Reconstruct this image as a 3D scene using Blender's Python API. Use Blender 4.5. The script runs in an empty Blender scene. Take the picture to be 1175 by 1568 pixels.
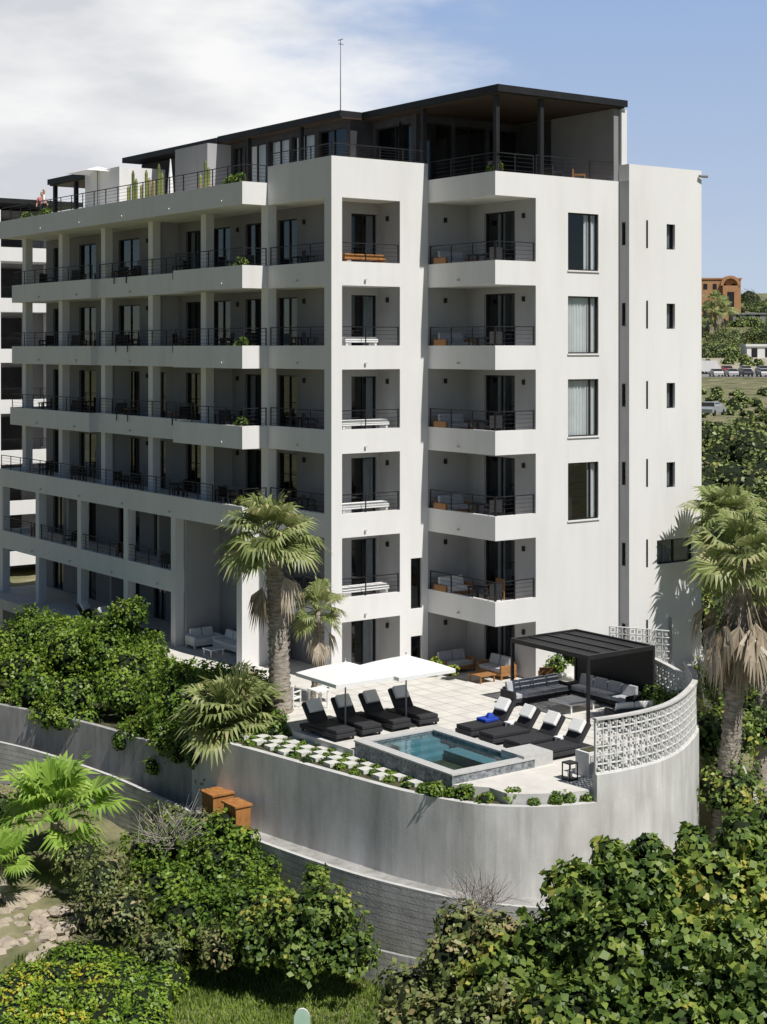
import bpy, math, random
import numpy as np
from mathutils import Vector
random.seed(7); rng=np.random.default_rng(7)
sc=bpy.context.scene; COL=sc.collection
FX,FY=0.588,0.809           # camera view axis (rotated 36 deg from the building grid)
OX,OY=-34.23,-50.54
def S(r,d,z=0.0): return (OX+FX*d+FY*r, OY+FY*d-FX*r, z)
# ---------------------------------------------------------------- materials
def newmat(name):
    m=bpy.data.materials.new(name); m.use_nodes=True
    nt=m.node_tree; nt.nodes.clear(); return m,nt
def N(nt,t,**k):
    n=nt.nodes.new(t)
    for a,b in k.items(): setattr(n,a,b)
    return n
def mat(name,col,rough=.8,var=.12,scale=1.5,bump=0.,bscale=25,metal=0.,spec=.3,stretch=(1,1,1),col2=None,stain=0,boards=0,drips=0):
    m,nt=newmat(name); L=nt.links.new
    out=N(nt,'ShaderNodeOutputMaterial'); p=N(nt,'ShaderNodeBsdfPrincipled')
    L(p.outputs[0],out.inputs[0])
    geo=N(nt,'ShaderNodeNewGeometry'); mp=N(nt,'ShaderNodeMapping'); mp.inputs['Scale'].default_value=stretch
    L(geo.outputs['Position'],mp.inputs['Vector'])
    ns=N(nt,'ShaderNodeTexNoise'); ns.inputs['Scale'].default_value=scale; ns.inputs['Detail'].default_value=6; ns.inputs['Roughness'].default_value=.65
    L(mp.outputs[0],ns.inputs['Vector'])
    r=N(nt,'ShaderNodeValToRGB'); e=r.color_ramp.elements
    e[0].position=.35; e[1].position=.65
    c2=col2 if col2 else tuple(min(1,c*(1+var)) for c in col)
    c1=tuple(c*(1-var) for c in col)
    e[0].color=(*c1,1); e[1].color=(*c2,1)
    L(ns.outputs['Fac'],r.inputs[0]); cur=r.outputs[0]
    def mul(fac_out,v):
        nonlocal cur
        x=N(nt,'ShaderNodeMix',data_type='RGBA',blend_type='MULTIPLY'); L(fac_out,x.inputs[0]); L(cur,x.inputs[6]); x.inputs[7].default_value=(v,v,v*.98,1); cur=x.outputs[2]
    def streak(sc_,zs,lo,hi,v):
        m2=N(nt,'ShaderNodeMapping'); m2.inputs['Scale'].default_value=(1,1,zs); L(geo.outputs['Position'],m2.inputs['Vector'])
        n3=N(nt,'ShaderNodeTexNoise'); n3.inputs['Scale'].default_value=sc_; n3.inputs['Detail'].default_value=5; n3.inputs['Roughness'].default_value=.6; L(m2.outputs[0],n3.inputs['Vector'])
        r3=N(nt,'ShaderNodeMapRange'); r3.inputs[1].default_value=lo; r3.inputs[2].default_value=hi; L(n3.outputs['Fac'],r3.inputs[0]); mul(r3.outputs[0],v)
    if stain>0: streak(1.6,.12,.46,.74,1-stain)
    if drips>0: streak(4.5,.06,.52,.7,1-drips); streak(.5,.6,.45,.65,1-drips*.8)
    if boards>0:
        sx=N(nt,'ShaderNodeSeparateXYZ'); L(geo.outputs['Position'],sx.inputs[0])
        a=N(nt,'ShaderNodeMath',operation='MULTIPLY'); a.inputs[1].default_value=boards; L(sx.outputs[2],a.inputs[0])
        b_=N(nt,'ShaderNodeMath',operation='FRACT'); L(a.outputs[0],b_.inputs[0])
        c=N(nt,'ShaderNodeMath',operation='LESS_THAN'); c.inputs[1].default_value=.13; L(b_.outputs[0],c.inputs[0]); mul(c.outputs[0],.6)
    L(cur,p.inputs['Base Color'])
    p.inputs['Roughness'].default_value=rough; p.inputs['Metallic'].default_value=metal
    p.inputs['Specular IOR Level'].default_value=spec
    if bump>0:
        n2=N(nt,'ShaderNodeTexNoise'); n2.inputs['Scale'].default_value=bscale; n2.inputs['Detail'].default_value=4
        L(geo.outputs['Position'],n2.inputs['Vector'])
        b=N(nt,'ShaderNodeBump'); b.inputs['Strength'].default_value=bump; b.inputs['Distance'].default_value=.05
        L(n2.outputs['Fac'],b.inputs['Height']); L(b.outputs[0],p.inputs['Normal'])
    return m
def leafmat(name,dark,mid,bright,trans=.3,yellow=None):
    m,nt=newmat(name); L=nt.links.new
    out=N(nt,'ShaderNodeOutputMaterial'); geo=N(nt,'ShaderNodeNewGeometry')
    r=N(nt,'ShaderNodeValToRGB'); e=r.color_ramp.elements
    e[0].position=0; e[0].color=(*dark,1); e[1].position=1; e[1].color=(*bright,1)
    x=e.new(.5); x.color=(*mid,1)
    if yellow: y=e.new(.92); y.color=(*bright,1); e[-1].color=(*yellow,1)
    ns=N(nt,'ShaderNodeTexNoise'); ns.inputs['Scale'].default_value=.7; ns.inputs['Detail'].default_value=2
    L(geo.outputs['Position'],ns.inputs['Vector'])
    ma=N(nt,'ShaderNodeMath',operation='MULTIPLY_ADD'); ma.inputs[1].default_value=.6
    L(geo.outputs['Random Per Island'],ma.inputs[0])
    mb=N(nt,'ShaderNodeMath',operation='MULTIPLY_ADD'); mb.inputs[1].default_value=1.5; mb.inputs[2].default_value=-.42
    L(ns.outputs['Fac'],mb.inputs[0]); L(mb.outputs[0],ma.inputs[2]); L(ma.outputs[0],r.inputs[0])
    p=N(nt,'ShaderNodeBsdfPrincipled'); p.inputs['Roughness'].default_value=.45; p.inputs['Specular IOR Level'].default_value=.4
    t=N(nt,'ShaderNodeBsdfTranslucent'); mx=N(nt,'ShaderNodeMixShader'); mx.inputs[0].default_value=trans
    L(r.outputs[0],p.inputs['Base Color']); L(r.outputs[0],t.inputs['Color'])
    L(p.outputs[0],mx.inputs[1]); L(t.outputs[0],mx.inputs[2]); L(mx.outputs[0],out.inputs[0])
    return m
def glassmat(name,tint,ior=1.5,rough=.02):
    m,nt=newmat(name); L=nt.links.new
    out=N(nt,'ShaderNodeOutputMaterial'); tr=N(nt,'ShaderNodeBsdfTransparent'); tr.inputs[0].default_value=(*tint,1)
    g=N(nt,'ShaderNodeBsdfGlossy'); g.inputs['Roughness'].default_value=rough; g.inputs[0].default_value=(.9,.93,.95,1)
    lw=N(nt,'ShaderNodeLayerWeight'); lw.inputs[0].default_value=.2
    mr=N(nt,'ShaderNodeMapRange'); mr.inputs[3].default_value=.08; mr.inputs[4].default_value=.8; L(lw.outputs['Facing'],mr.inputs[0])
    pw=N(nt,'ShaderNodeMath',operation='POWER'); pw.inputs[1].default_value=1.4; L(mr.outputs[0],pw.inputs[0])
    mx=N(nt,'ShaderNodeMixShader'); L(pw.outputs[0],mx.inputs[0]); L(tr.outputs[0],mx.inputs[1]); L(g.outputs[0],mx.inputs[2]); L(mx.outputs[0],out.inputs[0])
    return m
WALL=mat('white_render',(.745,.74,.735),.9,.03,.5,.05,30,stretch=(1,1,.3),stain=.06)
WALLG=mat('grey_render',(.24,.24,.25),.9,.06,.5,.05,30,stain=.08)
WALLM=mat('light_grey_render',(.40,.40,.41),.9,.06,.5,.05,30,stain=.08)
BLACK=mat('black_metal',(.02,.02,.022),.5,.2)
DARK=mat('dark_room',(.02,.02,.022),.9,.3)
FRAME=mat('window_frame_metal',(.02,.02,.02),.4,.1)
GLASS=glassmat('window_glass',(.80,.84,.85))
CURT=mat('curtain_fabric',(.82,.82,.82),.9,.05)
CURTG=mat('curtain_grey',(.3,.32,.34),.9,.1)
WOOD=mat('teak_wood',(.32,.16,.06),.6,.25,8,stretch=(1,1,4))
WOODO=mat('orange_wood',(.36,.16,.05),.6,.25,6,stretch=(1,1,.3))
CONC=mat('retaining_concrete',(.58,.575,.56),.9,.12,.6,.08,14,stretch=(1,1,.45),col2=(.72,.715,.70),stain=.22,drips=.14)
CONCO=mat('weathered_concrete',(.34,.335,.325),.9,.16,.8,.1,14,stretch=(1,1,.45),col2=(.46,.455,.44),stain=.3,drips=.2)
CONC2=mat('lower_wall_concrete',(.40,.40,.40),.9,.12,.9,.2,14,stretch=(1,1,2),col2=(.56,.56,.55),boards=5.2,stain=.2,drips=.15)
CAP=mat('wall_cap',(.56,.555,.54),.9,.12,2,.1)
SAND=mat('sandy_rock',(.40,.34,.27),.95,.2,2,.3)
PAVE=mat('travertine_paving',(.62,.60,.56),.85,.1,1.2,.08,20)
PAVER=mat('white_paver',(.60,.60,.55),.85,.1,3)
SOIL=mat('garden_soil',(.07,.07,.035),.95,.4,3,.5,12)
CUSH=mat('grey_cushion',(.42,.43,.46),.9,.1,6)
WHITE=mat('white_fabric',(.8,.8,.79),.85,.03,5)
CHAR=mat('charcoal_wicker',(.03,.03,.034),.7,.3,30)
TILE=mat('pool_tile',(.16,.29,.33),.4,.15,10)
STONE=mat('pool_side_stone',(.16,.18,.20),.7,.45,9,.2,30,col2=(.34,.36,.38))
COPE=mat('pool_coping',(.48,.48,.47),.7,.08,6)
BLUE=mat('blue_towel',(.02,.06,.4),.8,.2)
LATT=mat('breeze_block',(.66,.66,.64),.9,.08,3)
TRUNK=mat('palm_trunk_bark',(.26,.22,.18),.95,.35,3,.8,16,stretch=(1,1,5),col2=(.48,.43,.37))
BRANCH=mat('tree_bark',(.15,.12,.09),.95,.3,6)
DRY=mat('dry_branches',(.30,.27,.24),.95,.3,5)
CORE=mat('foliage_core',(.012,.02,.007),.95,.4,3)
L_SEAG=leafmat('sea_grape_leaf',(.022,.05,.012),(.10,.17,.035),(.28,.36,.07),.28,(.45,.42,.09))
L_HEDGE=leafmat('hedge_leaf',(.03,.07,.012),(.11,.20,.027),(.28,.39,.05),.3)
L_LIME=leafmat('groundcover_leaf',(.055,.12,.015),(.16,.28,.03),(.34,.46,.055),.3,(.6,.5,.05))
L_OLIVE=leafmat('shrub_leaf',(.05,.07,.02),(.14,.18,.055),(.28,.31,.11),.25,(.36,.29,.14))
L_FAR=leafmat('hillside_leaf',(.09,.13,.035),(.21,.28,.07),(.36,.43,.13),.2)
L_PALM=leafmat('palm_frond',(.09,.13,.035),(.22,.27,.09),(.42,.45,.20),.35,(.52,.47,.26))
L_PALMB=leafmat('bright_palm_frond',(.10,.20,.025),(.24,.40,.06),(.45,.60,.13),.4)
L_DEAD=leafmat('dead_frond',(.14,.11,.07),(.33,.27,.19),(.52,.45,.35),.2)
GRASS=leafmat('grass_blade',(.07,.12,.02),(.17,.25,.045),(.29,.39,.08),.25)
# ---------------------------------------------------------------- mesh builder
class MB:
    def __init__(s): s.v=[];s.f=[];s.m=[];s.mats=[]
    def mi(s,m):
        if m not in s.mats: s.mats.append(m)
        return s.mats.index(m)
    def poly(s,pts,m):
        b=len(s.v); s.v+=[tuple(p) for p in pts]; s.f.append(tuple(range(b,b+len(pts)))); s.m.append(s.mi(m))
    def hexa(s,c,m):
        b=len(s.v); s.v+=[tuple(p) for p in c]; k=s.mi(m)
        for q in ((0,3,2,1),(4,5,6,7),(0,1,5,4),(1,2,6,5),(2,3,7,6),(3,0,4,7)):
            s.f.append(tuple(b+i for i in q)); s.m.append(k)
    def box(s,x0,x1,y0,y1,z0,z1,m):
        s.hexa([(x0,y0,z0),(x1,y0,z0),(x1,y1,z0),(x0,y1,z0),(x0,y0,z1),(x1,y0,z1),(x1,y1,z1),(x0,y1,z1)],m)
    def obox(s,O,H,Nn,h0,h1,n0,n1,z0,z1,m):
        def P(h,n,z): return (O[0]+H[0]*h+Nn[0]*n,O[1]+H[1]*h+Nn[1]*n,z)
        s.hexa([P(h0,n0,z0),P(h1,n0,z0),P(h1,n1,z0),P(h0,n1,z0),P(h0,n0,z1),P(h1,n0,z1),P(h1,n1,z1),P(h0,n1,z1)],m)
    def tube(s,pts,rad,n,m,cap=True):
        b=len(s.v); k=s.mi(m); P=[Vector(p) for p in pts]
        for i,p in enumerate(P):
            d=(P[min(i+1,len(P)-1)]-P[max(i-1,0)]).normalized()
            a=d.orthogonal().normalized() if abs(d.z)<.9 else Vector((1,0,0)); a=(a-d*a.dot(d)).normalized(); c=d.cross(a)
            for j in range(n):
                t=2*math.pi*j/n; s.v.append(tuple(p+(a*math.cos(t)+c*math.sin(t))*rad[i]))
        for i in range(len(P)-1):
            for j in range(n):
                s.f.append((b+i*n+j,b+i*n+(j+1)%n,b+(i+1)*n+(j+1)%n,b+(i+1)*n+j)); s.m.append(k)
        if cap:
            s.f.append(tuple(b+j for j in range(n))); s.m.append(k)
            e=b+(len(P)-1)*n; s.f.append(tuple(e+j for j in range(n))); s.m.append(k)
    def prism(s,poly,z0,z1,ms,mt):
        n=len(poly); s.poly([(p[0],p[1],z1) for p in poly],mt)
        for i in range(n):
            a=poly[i];b=poly[(i+1)%n]; s.poly([(a[0],a[1],z0),(b[0],b[1],z0),(b[0],b[1],z1),(a[0],a[1],z1)],ms)
    def build(s,name,parent=None,bevel=0,smooth=False,rot=0,loc=None):
        me=bpy.data.meshes.new(name); me.from_pydata(s.v,[],s.f)
        for m in s.mats: me.materials.append(m)
        me.polygons.foreach_set('material_index',s.m)
        if smooth: me.polygons.foreach_set('use_smooth',[True]*len(s.f))
        me.update(); o=bpy.data.objects.new(name,me); COL.objects.link(o)
        if parent: o.parent=parent
        if loc: o.location=loc
        o.rotation_euler[2]=rot
        if bevel>0:
            b=o.modifiers.new('b','BEVEL'); b.width=bevel; b.segments=2; b.limit_method='ANGLE'
        return o
def empty(name):
    e=bpy.data.objects.new(name,None); COL.objects.link(e); return e
def rail(mb,p0,p1,z,h=.72,m=BLACK,n=4):
    p0=Vector(p0);p1=Vector(p1);L=(p1-p0).length;H=(p1-p0)/L;Nn=Vector((-H.y,H.x))
    k=max(1,round(L/1.3))
    for i in range(k+1):
        t=.02+(L-.04)*i/k; mb.obox(p0,H,Nn,t-.018,t+.018,-.018,.018,z,z+h,m)
    mb.obox(p0,H,Nn,0,L,-.02,.02,z+h,z+h+.035,m)
    for j in range(n):
        zz=z+h*(j+.6)/(n+.4); mb.obox(p0,H,Nn,0,L,-.006,.006,zz,zz+.012,m)
def facade(mb,gl,fr,O,H,Nn,W,z0,z1,ops,m,d=.16):
    def P(h,n,z): return (O[0]+H[0]*h+Nn[0]*n,O[1]+H[1]*h+Nn[1]*n,z)
    hs=sorted({0,W}|{o[0] for o in ops}|{o[1] for o in ops}); zs=sorted({z0,z1}|{o[2] for o in ops}|{o[3] for o in ops})
    for a,b in zip(hs[:-1],hs[1:]):
        for c,e in zip(zs[:-1],zs[1:]):
            hm=(a+b)/2;zm=(c+e)/2
            if any(o[0]<hm<o[1] and o[2]<zm<o[3] for o in ops): continue
            mb.poly([P(a,0,c),P(b,0,c),P(b,0,e),P(a,0,e)],m)
    flip=(H[1]*Nn[0]-H[0]*Nn[1])<0
    for o in ops:
        a,b,c,e=o[:4]; kind=o[4] if len(o)>4 else 'd'
        for q in ([P(a,0,c),P(a,-d,c),P(a,-d,e),P(a,0,e)],[P(b,0,c),P(b,-d,c),P(b,-d,e),P(b,0,e)],[P(a,0,c),P(b,0,c),P(b,-d,c),P(a,-d,c)],[P(a,0,e),P(b,0,e),P(b,-d,e),P(a,-d,e)]): mb.poly(q,m)
        w=.05
        fr.obox(O,H,Nn,a,a+w,-d-.03,-d+.05,c,e,FRAME); fr.obox(O,H,Nn,b-w,b,-d-.03,-d+.05,c,e,FRAME)
        fr.obox(O,H,Nn,a+w,b-w,-d-.03,-d+.05,e-w,e,FRAME); fr.obox(O,H,Nn,a+w,b-w,-d-.03,-d+.05,c,c+w,FRAME)
        mid=(a+b)/2 if kind!='w' else b-.25*(b-a)
        if b-a>.9: fr.obox(O,H,Nn,mid-.03,mid+.03,-d-.03,-d+.05,c+w,e-w,FRAME)
        q=[P(a+w,-d,c+w),P(b-w,-d,c+w),P(b-w,-d,e-w),P(a+w,-d,e-w)]
        gl.poly(q[::-1] if flip else q,GLASS)
        cf=o[5] if len(o)>5 else None
        if cf:
            h0=a+(b-a)*cf[0];h1=a+(b-a)*cf[1];n=max(4,int((h1-h0)/.04)); pr=None; cm=cf[2]
            for i in range(n+1):
                h=h0+(h1-h0)*i/n; nn=-d-.14+.045*math.sin(h*42+.6*math.sin(h*9))
                if pr: gl.poly([P(pr[0],pr[1],c+.02),P(h,nn,c+.02),P(h,nn,e-.02),P(pr[0],pr[1],e-.02)],cm)
                pr=(h,nn)
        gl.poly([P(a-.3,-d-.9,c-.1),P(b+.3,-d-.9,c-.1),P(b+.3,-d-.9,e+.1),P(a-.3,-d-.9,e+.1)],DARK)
# ---------------------------------------------------------------- apartment building
B=empty('apartment_building')
wl=MB();sl=MB();co=MB();gl=MB();fr=MB();rl=MB();rf=MB()
HX=(1,0);HY=(0,1);NX=(-1,0);NY=(0,-1)
SH=3.3
def bt(k): return SH*k
for k in range(1,6):
    t=bt(k); b=t-.94
    sl.box(0,3.32,0,.2,b,t,WALL); sl.box(0,.2,.2,4.7,b,t,WALL); sl.box(.2,3.32,.2,4.9,b,t-.3,WALL)
    rail(rl,(.08,.08),(3.3,.08),t); rail(rl,(.08,.1),(.08,4.6),t)
sl.box(0,3.317,0,.2,19.0,20.6,WALL); sl.box(3.317,4.737,.003,.2,19.7,20.597,WALL); sl.box(0,.2,.2,4.7,19.0,20.6,WALL); sl.box(.2,4.7,.2,5,19.0,19.65,WALL)
rail(rl,(.1,.1),(4.7,.1),20.6,.5); rail(rl,(.1,.1),(.1,4.6),20.6,.5)
for k in range(0,6):
    z0=bt(k) if k else -.5; z1=bt(k+1)-.94 if k<5 else 19.0
    co.box(0,.5,0,.5,z0,z1,WALL); co.box(0,.42,4.7,5.2,z0,z1,WALL)
def segs(k):
    if k==6: return [(4.7,30.2,1.22)]
    if k in(5,4): return [(4.7,10.6,1.22),(10.6,20.4,.15),(20.4,30.2,.5)]
    if k==3: return [(4.7,10.6,1.22),(10.6,20.4,.15),(20.4,30.2,.6)]
    if k==2: return [(4.7,30.2,1.22)]
    if k==1: return [(10.4,30.2,1.22)]
for k in range(1,7):
    t=bt(k) if k<6 else 19.93; b=bt(k)-.94 if k<6 else 19.0
    for (a,e,p) in segs(k):
        sl.box(-p,-p+.2,a,e,b,t,WALL)
        if p>.2:
            sl.box(-p+.2,-.003,a,a+.2,b,t,WALL); sl.box(-p+.2,1.5,e-.2,e,b,t,WALL)
        sl.box(-p+.2,1.5,a+.2,e-.2,b,t-.28 if k<6 else 19.65,WALL)
        rail(rl,(-p+.1,a+.05),(-p+.1,e-.05),t,.7)
        if p>1: rail(rl,(-p+.1,a+.1),(0,a+.1),t,.7)
        yy=a+1.6
        while yy<e-1:
            sl.tube([(-p-.09,yy,b+.22),(-p+.01,yy,b+.22)],[.05,.05],8,CAP); yy+=4.6
for k in range(1,6):
    z0=bt(k)-.28; z1=bt(k+1)-.94 if k<5 else 19.0
    sl.tube([(-.09,2.4,bt(k)-.7),(.01,2.4,bt(k)-.7)],[.05,.05],8,CAP); sl.tube([(1.6,-.09,bt(k)-.7),(1.6,.01,bt(k)-.7)],[.05,.05],8,CAP); sl.tube([(4.65,-2,bt(k)-.7),(4.75,-2,bt(k)-.7)],[.05,.05],8,CAP)
    for y in (10,15,20,25,29.7):
        if k==1: continue
        co.box(.06,.46,y-.05,y+.4,z0,z1,WALL)
for y in (10.4,15,20,25,29.75):
    co.box(-1.21,-.8,y,y+.42,-2,2.36,WALL); co.box(-1.21,-.8,y,y+.42,3.3,5.66,WALL)
co.box(-1.22,-.01,4.72,5.15,-.5,5.66,WALL)
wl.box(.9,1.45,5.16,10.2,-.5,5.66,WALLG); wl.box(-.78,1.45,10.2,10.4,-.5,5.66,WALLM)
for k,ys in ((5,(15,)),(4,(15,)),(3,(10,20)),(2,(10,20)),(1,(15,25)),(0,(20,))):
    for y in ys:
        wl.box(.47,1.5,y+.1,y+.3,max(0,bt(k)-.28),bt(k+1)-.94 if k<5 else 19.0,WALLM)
ops=[]
for k in range(0,6):
    z=bt(k)-.25 if k else .02
    for i,(a,b) in enumerate(((4.8,6.3),(7.6,9.0),(10.3,11.9),(13,14.4),(16.4,17.6),(19.1,21.4),(24,26),(28,29.3))):
        if k<=1 and 5<b<10.2: continue
        if b==6.3 and k<=1: continue
        cur=(.6,1,CURTG) if (i+k)%4==0 else None
        ops.append((a-1.43,b-1.43,z,z+2.3,'d',cur))
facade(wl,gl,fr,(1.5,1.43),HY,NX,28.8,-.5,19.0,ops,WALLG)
ops=[]
for k in range(0,6):
    z=bt(k)-.25 if k else .02
    ops.append((.44,1.72,z,z+2.3,'d',(.72,1,CURTG) if k%2 else (.55,1,CURTG)))
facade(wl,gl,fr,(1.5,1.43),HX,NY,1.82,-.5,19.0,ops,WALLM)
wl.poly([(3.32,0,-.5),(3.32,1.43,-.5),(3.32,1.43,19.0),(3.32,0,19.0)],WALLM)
facade(wl,gl,fr,(3.32,0),HX,NY,1.42,-.5,20.6,[(.55,1.12,2.55,4.6),(.55,1.12,.02,1.45)],WALL)
wl.poly([(4.74,.2,18.9),(4.74,5,18.9),(4.74,5,20.6),(4.74,.2,20.6)],WALL); wl.poly([(4.74,0,18.9),(4.74,.2,18.9),(4.74,.2,20.6),(4.74,0,20.6)],WALL)
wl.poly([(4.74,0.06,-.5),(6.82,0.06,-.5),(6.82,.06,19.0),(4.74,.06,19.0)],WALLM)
wl.poly([(4.74,0,-.5),(4.74,.06,-.5),(4.74,.06,18.9),(4.74,0,18.9)],WALL)
for k in range(1,7):
    t=bt(k) if k<6 else 19.93; b=bt(k)-.94 if k<6 else 19.0
    sl.box(4.743,6.82,-4.24,-4.04,b,t,WALL); sl.box(4.743,4.94,-4.04,0,b,t,WALL); sl.box(4.94,6.82,-4.04,.05,b,t-.3,WALL)
    rail(rl,(4.84,-4.14),(6.8,-4.14),t,.72); rail(rl,(4.84,-4.1),(4.84,-.03),t,.72)
rail(rl,(6.9,-4.14),(11.3,-4.14),19.93,.75)
ops=[]
for k in range(0,6):
    z=bt(k)-.25 if k else .02
    ops.append((4.24-2.98,4.24-1.06,z,z+2.35,'d',(.5,.72,CURTG)))
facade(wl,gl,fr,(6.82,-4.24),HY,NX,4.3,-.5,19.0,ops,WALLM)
ops=[]
cur=[(.75,1,CURT),(.0,1,CURT),(.0,1,CURT),(.62,1,CURT)]
for i,zb in enumerate((6.2,9.55,12.88,16.22)):
    ops.append((8.53-6.82,10.2-6.82,zb,zb+2.3,'w',cur[i]))
facade(wl,gl,fr,(6.82,-4.24),HX,NY,4.55,-1.5,19.93,ops,WALL,.1)
for (a,b,c,e,*_) in ops: sl.box(6.82+a-.04,6.82+b+.04,-4.29,-4.243,c-.06,c-.003,WALL)
ops=[(2.17,2.67,zb,zb+1.05,'d',(.45,1,CURTG)) for zb in (7.3,10.6,13.9,17.2)]+[(1.6,3.75,4.15,5.15,'d',(0,1,CURTG))]
facade(wl,gl,fr,(11.37,-4.81),HX,NY,4.27,-2.5,20.6,ops,WALL)
ops=[(.2,.42,zb,zb+.95) for zb in (.9,4.2,7.5,10.7,14.0,17.3)]
facade(wl,gl,fr,(11.37,-4.81),HY,NX,.57,-1.5,19.93,ops,WALLM,.08)
wl.poly([(11.37,-4.81,19.93),(11.37,12,19.93),(11.37,12,20.6),(11.37,-4.81,20.6)],WALL)
wl.poly([(15.64,-4.81,-2.5),(15.64,30,-2.5),(15.64,30,20.6),(15.64,-4.81,20.6)],WALL)
wl.poly([(1.5,30.2,-2.5),(15.64,30.2,-2.5),(15.64,30.2,19.6),(1.5,30.2,19.6)],WALL)
wl.poly([(11.37,-4.81,20.45),(15.64,-4.81,20.45),(15.64,30,20.45),(11.37,30,20.45)],WALLM)
wl.poly([(1.5,1.43,19.6),(11.37,1.43,19.6),(11.37,30,19.6),(1.5,30,19.6)],PAVE)
wl.poly([(6.82,-4.0,19.6),(11.37,-4.0,19.6),(11.37,1.43,19.6),(6.82,1.43,19.6)],PAVE)
wl.poly([(6.82,-4.04,19.6),(11.37,-4.04,19.6),(11.37,-4.04,19.93),(6.82,-4.04,19.93)],WALL)
wl.poly([(6.82,-4.24,19.93),(11.37,-4.24,19.93),(11.37,-4.04,19.93),(6.82,-4.04,19.93)],WALL)
wl.tube([(15.4,-4.9,20.35),(15.8,-5.0,20.35)],[.06,.06],8,WALLG)
wl.tube([(13.7,-4.9,-1.0),(13.7,-4.9,1.9)],[.05,.05],8,WALLM)
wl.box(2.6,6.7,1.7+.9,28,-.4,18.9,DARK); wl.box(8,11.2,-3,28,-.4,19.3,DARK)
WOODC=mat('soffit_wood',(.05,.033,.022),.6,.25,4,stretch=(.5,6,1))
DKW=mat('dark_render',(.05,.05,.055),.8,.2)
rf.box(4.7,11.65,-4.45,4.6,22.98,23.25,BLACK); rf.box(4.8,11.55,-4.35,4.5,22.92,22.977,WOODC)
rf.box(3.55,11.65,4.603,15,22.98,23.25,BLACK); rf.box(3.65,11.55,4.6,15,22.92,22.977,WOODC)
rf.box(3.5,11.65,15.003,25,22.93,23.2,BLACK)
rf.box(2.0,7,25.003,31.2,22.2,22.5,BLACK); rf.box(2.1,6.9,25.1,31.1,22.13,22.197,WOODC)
for p in ((5.0,-4.0),(7.2,-4.1),(4.9,0.5),(11.2,-4.1),(3.8,8),(3.8,12.5)): rf.box(p[0]-.09,p[0]+.09,p[1]-.09,p[1]+.09,19.6,22.92,BLACK)
rf.box(2.2,2.4,28,28.2,19.6,22.13,BLACK); rf.box(2.2,2.4,30.7,30.9,19.6,22.13,BLACK)
wl.box(11.1,11.36,-4.2,-.4,19.61,22.9,WALLG); wl.box(11.45,11.75,-4.3,-3.7,20.6,22.9,WALL)
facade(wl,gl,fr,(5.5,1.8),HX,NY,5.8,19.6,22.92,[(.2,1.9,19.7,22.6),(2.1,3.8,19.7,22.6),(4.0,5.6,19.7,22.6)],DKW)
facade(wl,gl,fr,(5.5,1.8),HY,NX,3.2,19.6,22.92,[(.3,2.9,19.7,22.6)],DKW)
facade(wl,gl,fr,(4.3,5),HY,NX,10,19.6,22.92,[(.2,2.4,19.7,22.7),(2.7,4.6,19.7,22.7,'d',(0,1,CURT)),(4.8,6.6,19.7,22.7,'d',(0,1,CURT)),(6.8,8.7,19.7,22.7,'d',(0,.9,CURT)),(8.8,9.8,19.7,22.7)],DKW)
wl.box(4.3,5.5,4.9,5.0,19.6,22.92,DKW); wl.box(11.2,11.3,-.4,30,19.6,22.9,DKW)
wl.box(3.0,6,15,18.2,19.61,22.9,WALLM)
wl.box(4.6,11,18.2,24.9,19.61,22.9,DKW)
wl.box(1.6,4.2,21.5,21.75,19.61,22.3,WALL); wl.box(1.6,1.85,21.75,25.5,19.61,22.3,WALL)
for k in range(0,6):
    z=bt(k)+1.75
    for (x,y,n) in ((6.72,-3.55,0),(1.4,7.0,0),(1.4,9.6,0),(1.4,12.6,0),(1.4,18.2,0),(1.4,4.2,0)):
        if k<2 and 5<y<11: continue
        fr.box(x,x+.1,y-.05,y+.05,z,z+.2,BLACK)
    fr.box(3.22,3.32,.75,.85,z,z+.2,BLACK)
    fr.box(5.6,5.7,-.06,.05,z,z+.2,BLACK)
wl.build('walls',B); sl.build('balcony_slabs',B); co.build('columns',B); gl.build('window_glazing',B); fr.build('window_frames',B); rl.build('balcony_railings',B); rf.build('roof_canopy',B)
an=MB(); an.tube([(6.6,9,23.2),(6.6,9,25.5),(6.6,9,27.3)],[.035,.025,.015],6,WALLG); an.tube([(6.5,9,27.1),(6.75,9,27.1)],[.02,.02],5,WALLG); an.tube([(6.6,8.8,27.3),(6.6,9.2,27.3)],[.02,.02],5,WALLG); an.build('roof_antenna')
# ---------------------------------------------------------------- neighbour building
nb=MB(); E=empty('neighbouring_apartment_building')
for k in range(-1,6):
    z=SH*k+3.1
    nb.box(0,9.6,46,46.3,z-.85,z+.05,WALL); nb.box(0,9.6,46.3,49.0,z-.85,z-.3,WALL); nb.box(9.4,9.6,46.3,49,z-.85,z+.05,WALL)
    for x in (1,5,9.2): nb.box(x,x+.35,46.02,46.4,z+.05,z+2.45,WALL)
    rail(nb,(0,46.1),(9.5,46.1),z+.05,.7)
    for x in (1.6,5.8): nb.box(x,x+2.2,48.9,48.99,z-.2,z+2.1,DARK)
nb.box(-3,10.2,49,70,-5,22.3,WALLG); nb.box(-1,11,45.8,68,22.5,22.8,BLACK)
nb.box(9.6,10.2,46,49,-5,21,WALL)
nb.build('walls',E)
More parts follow.
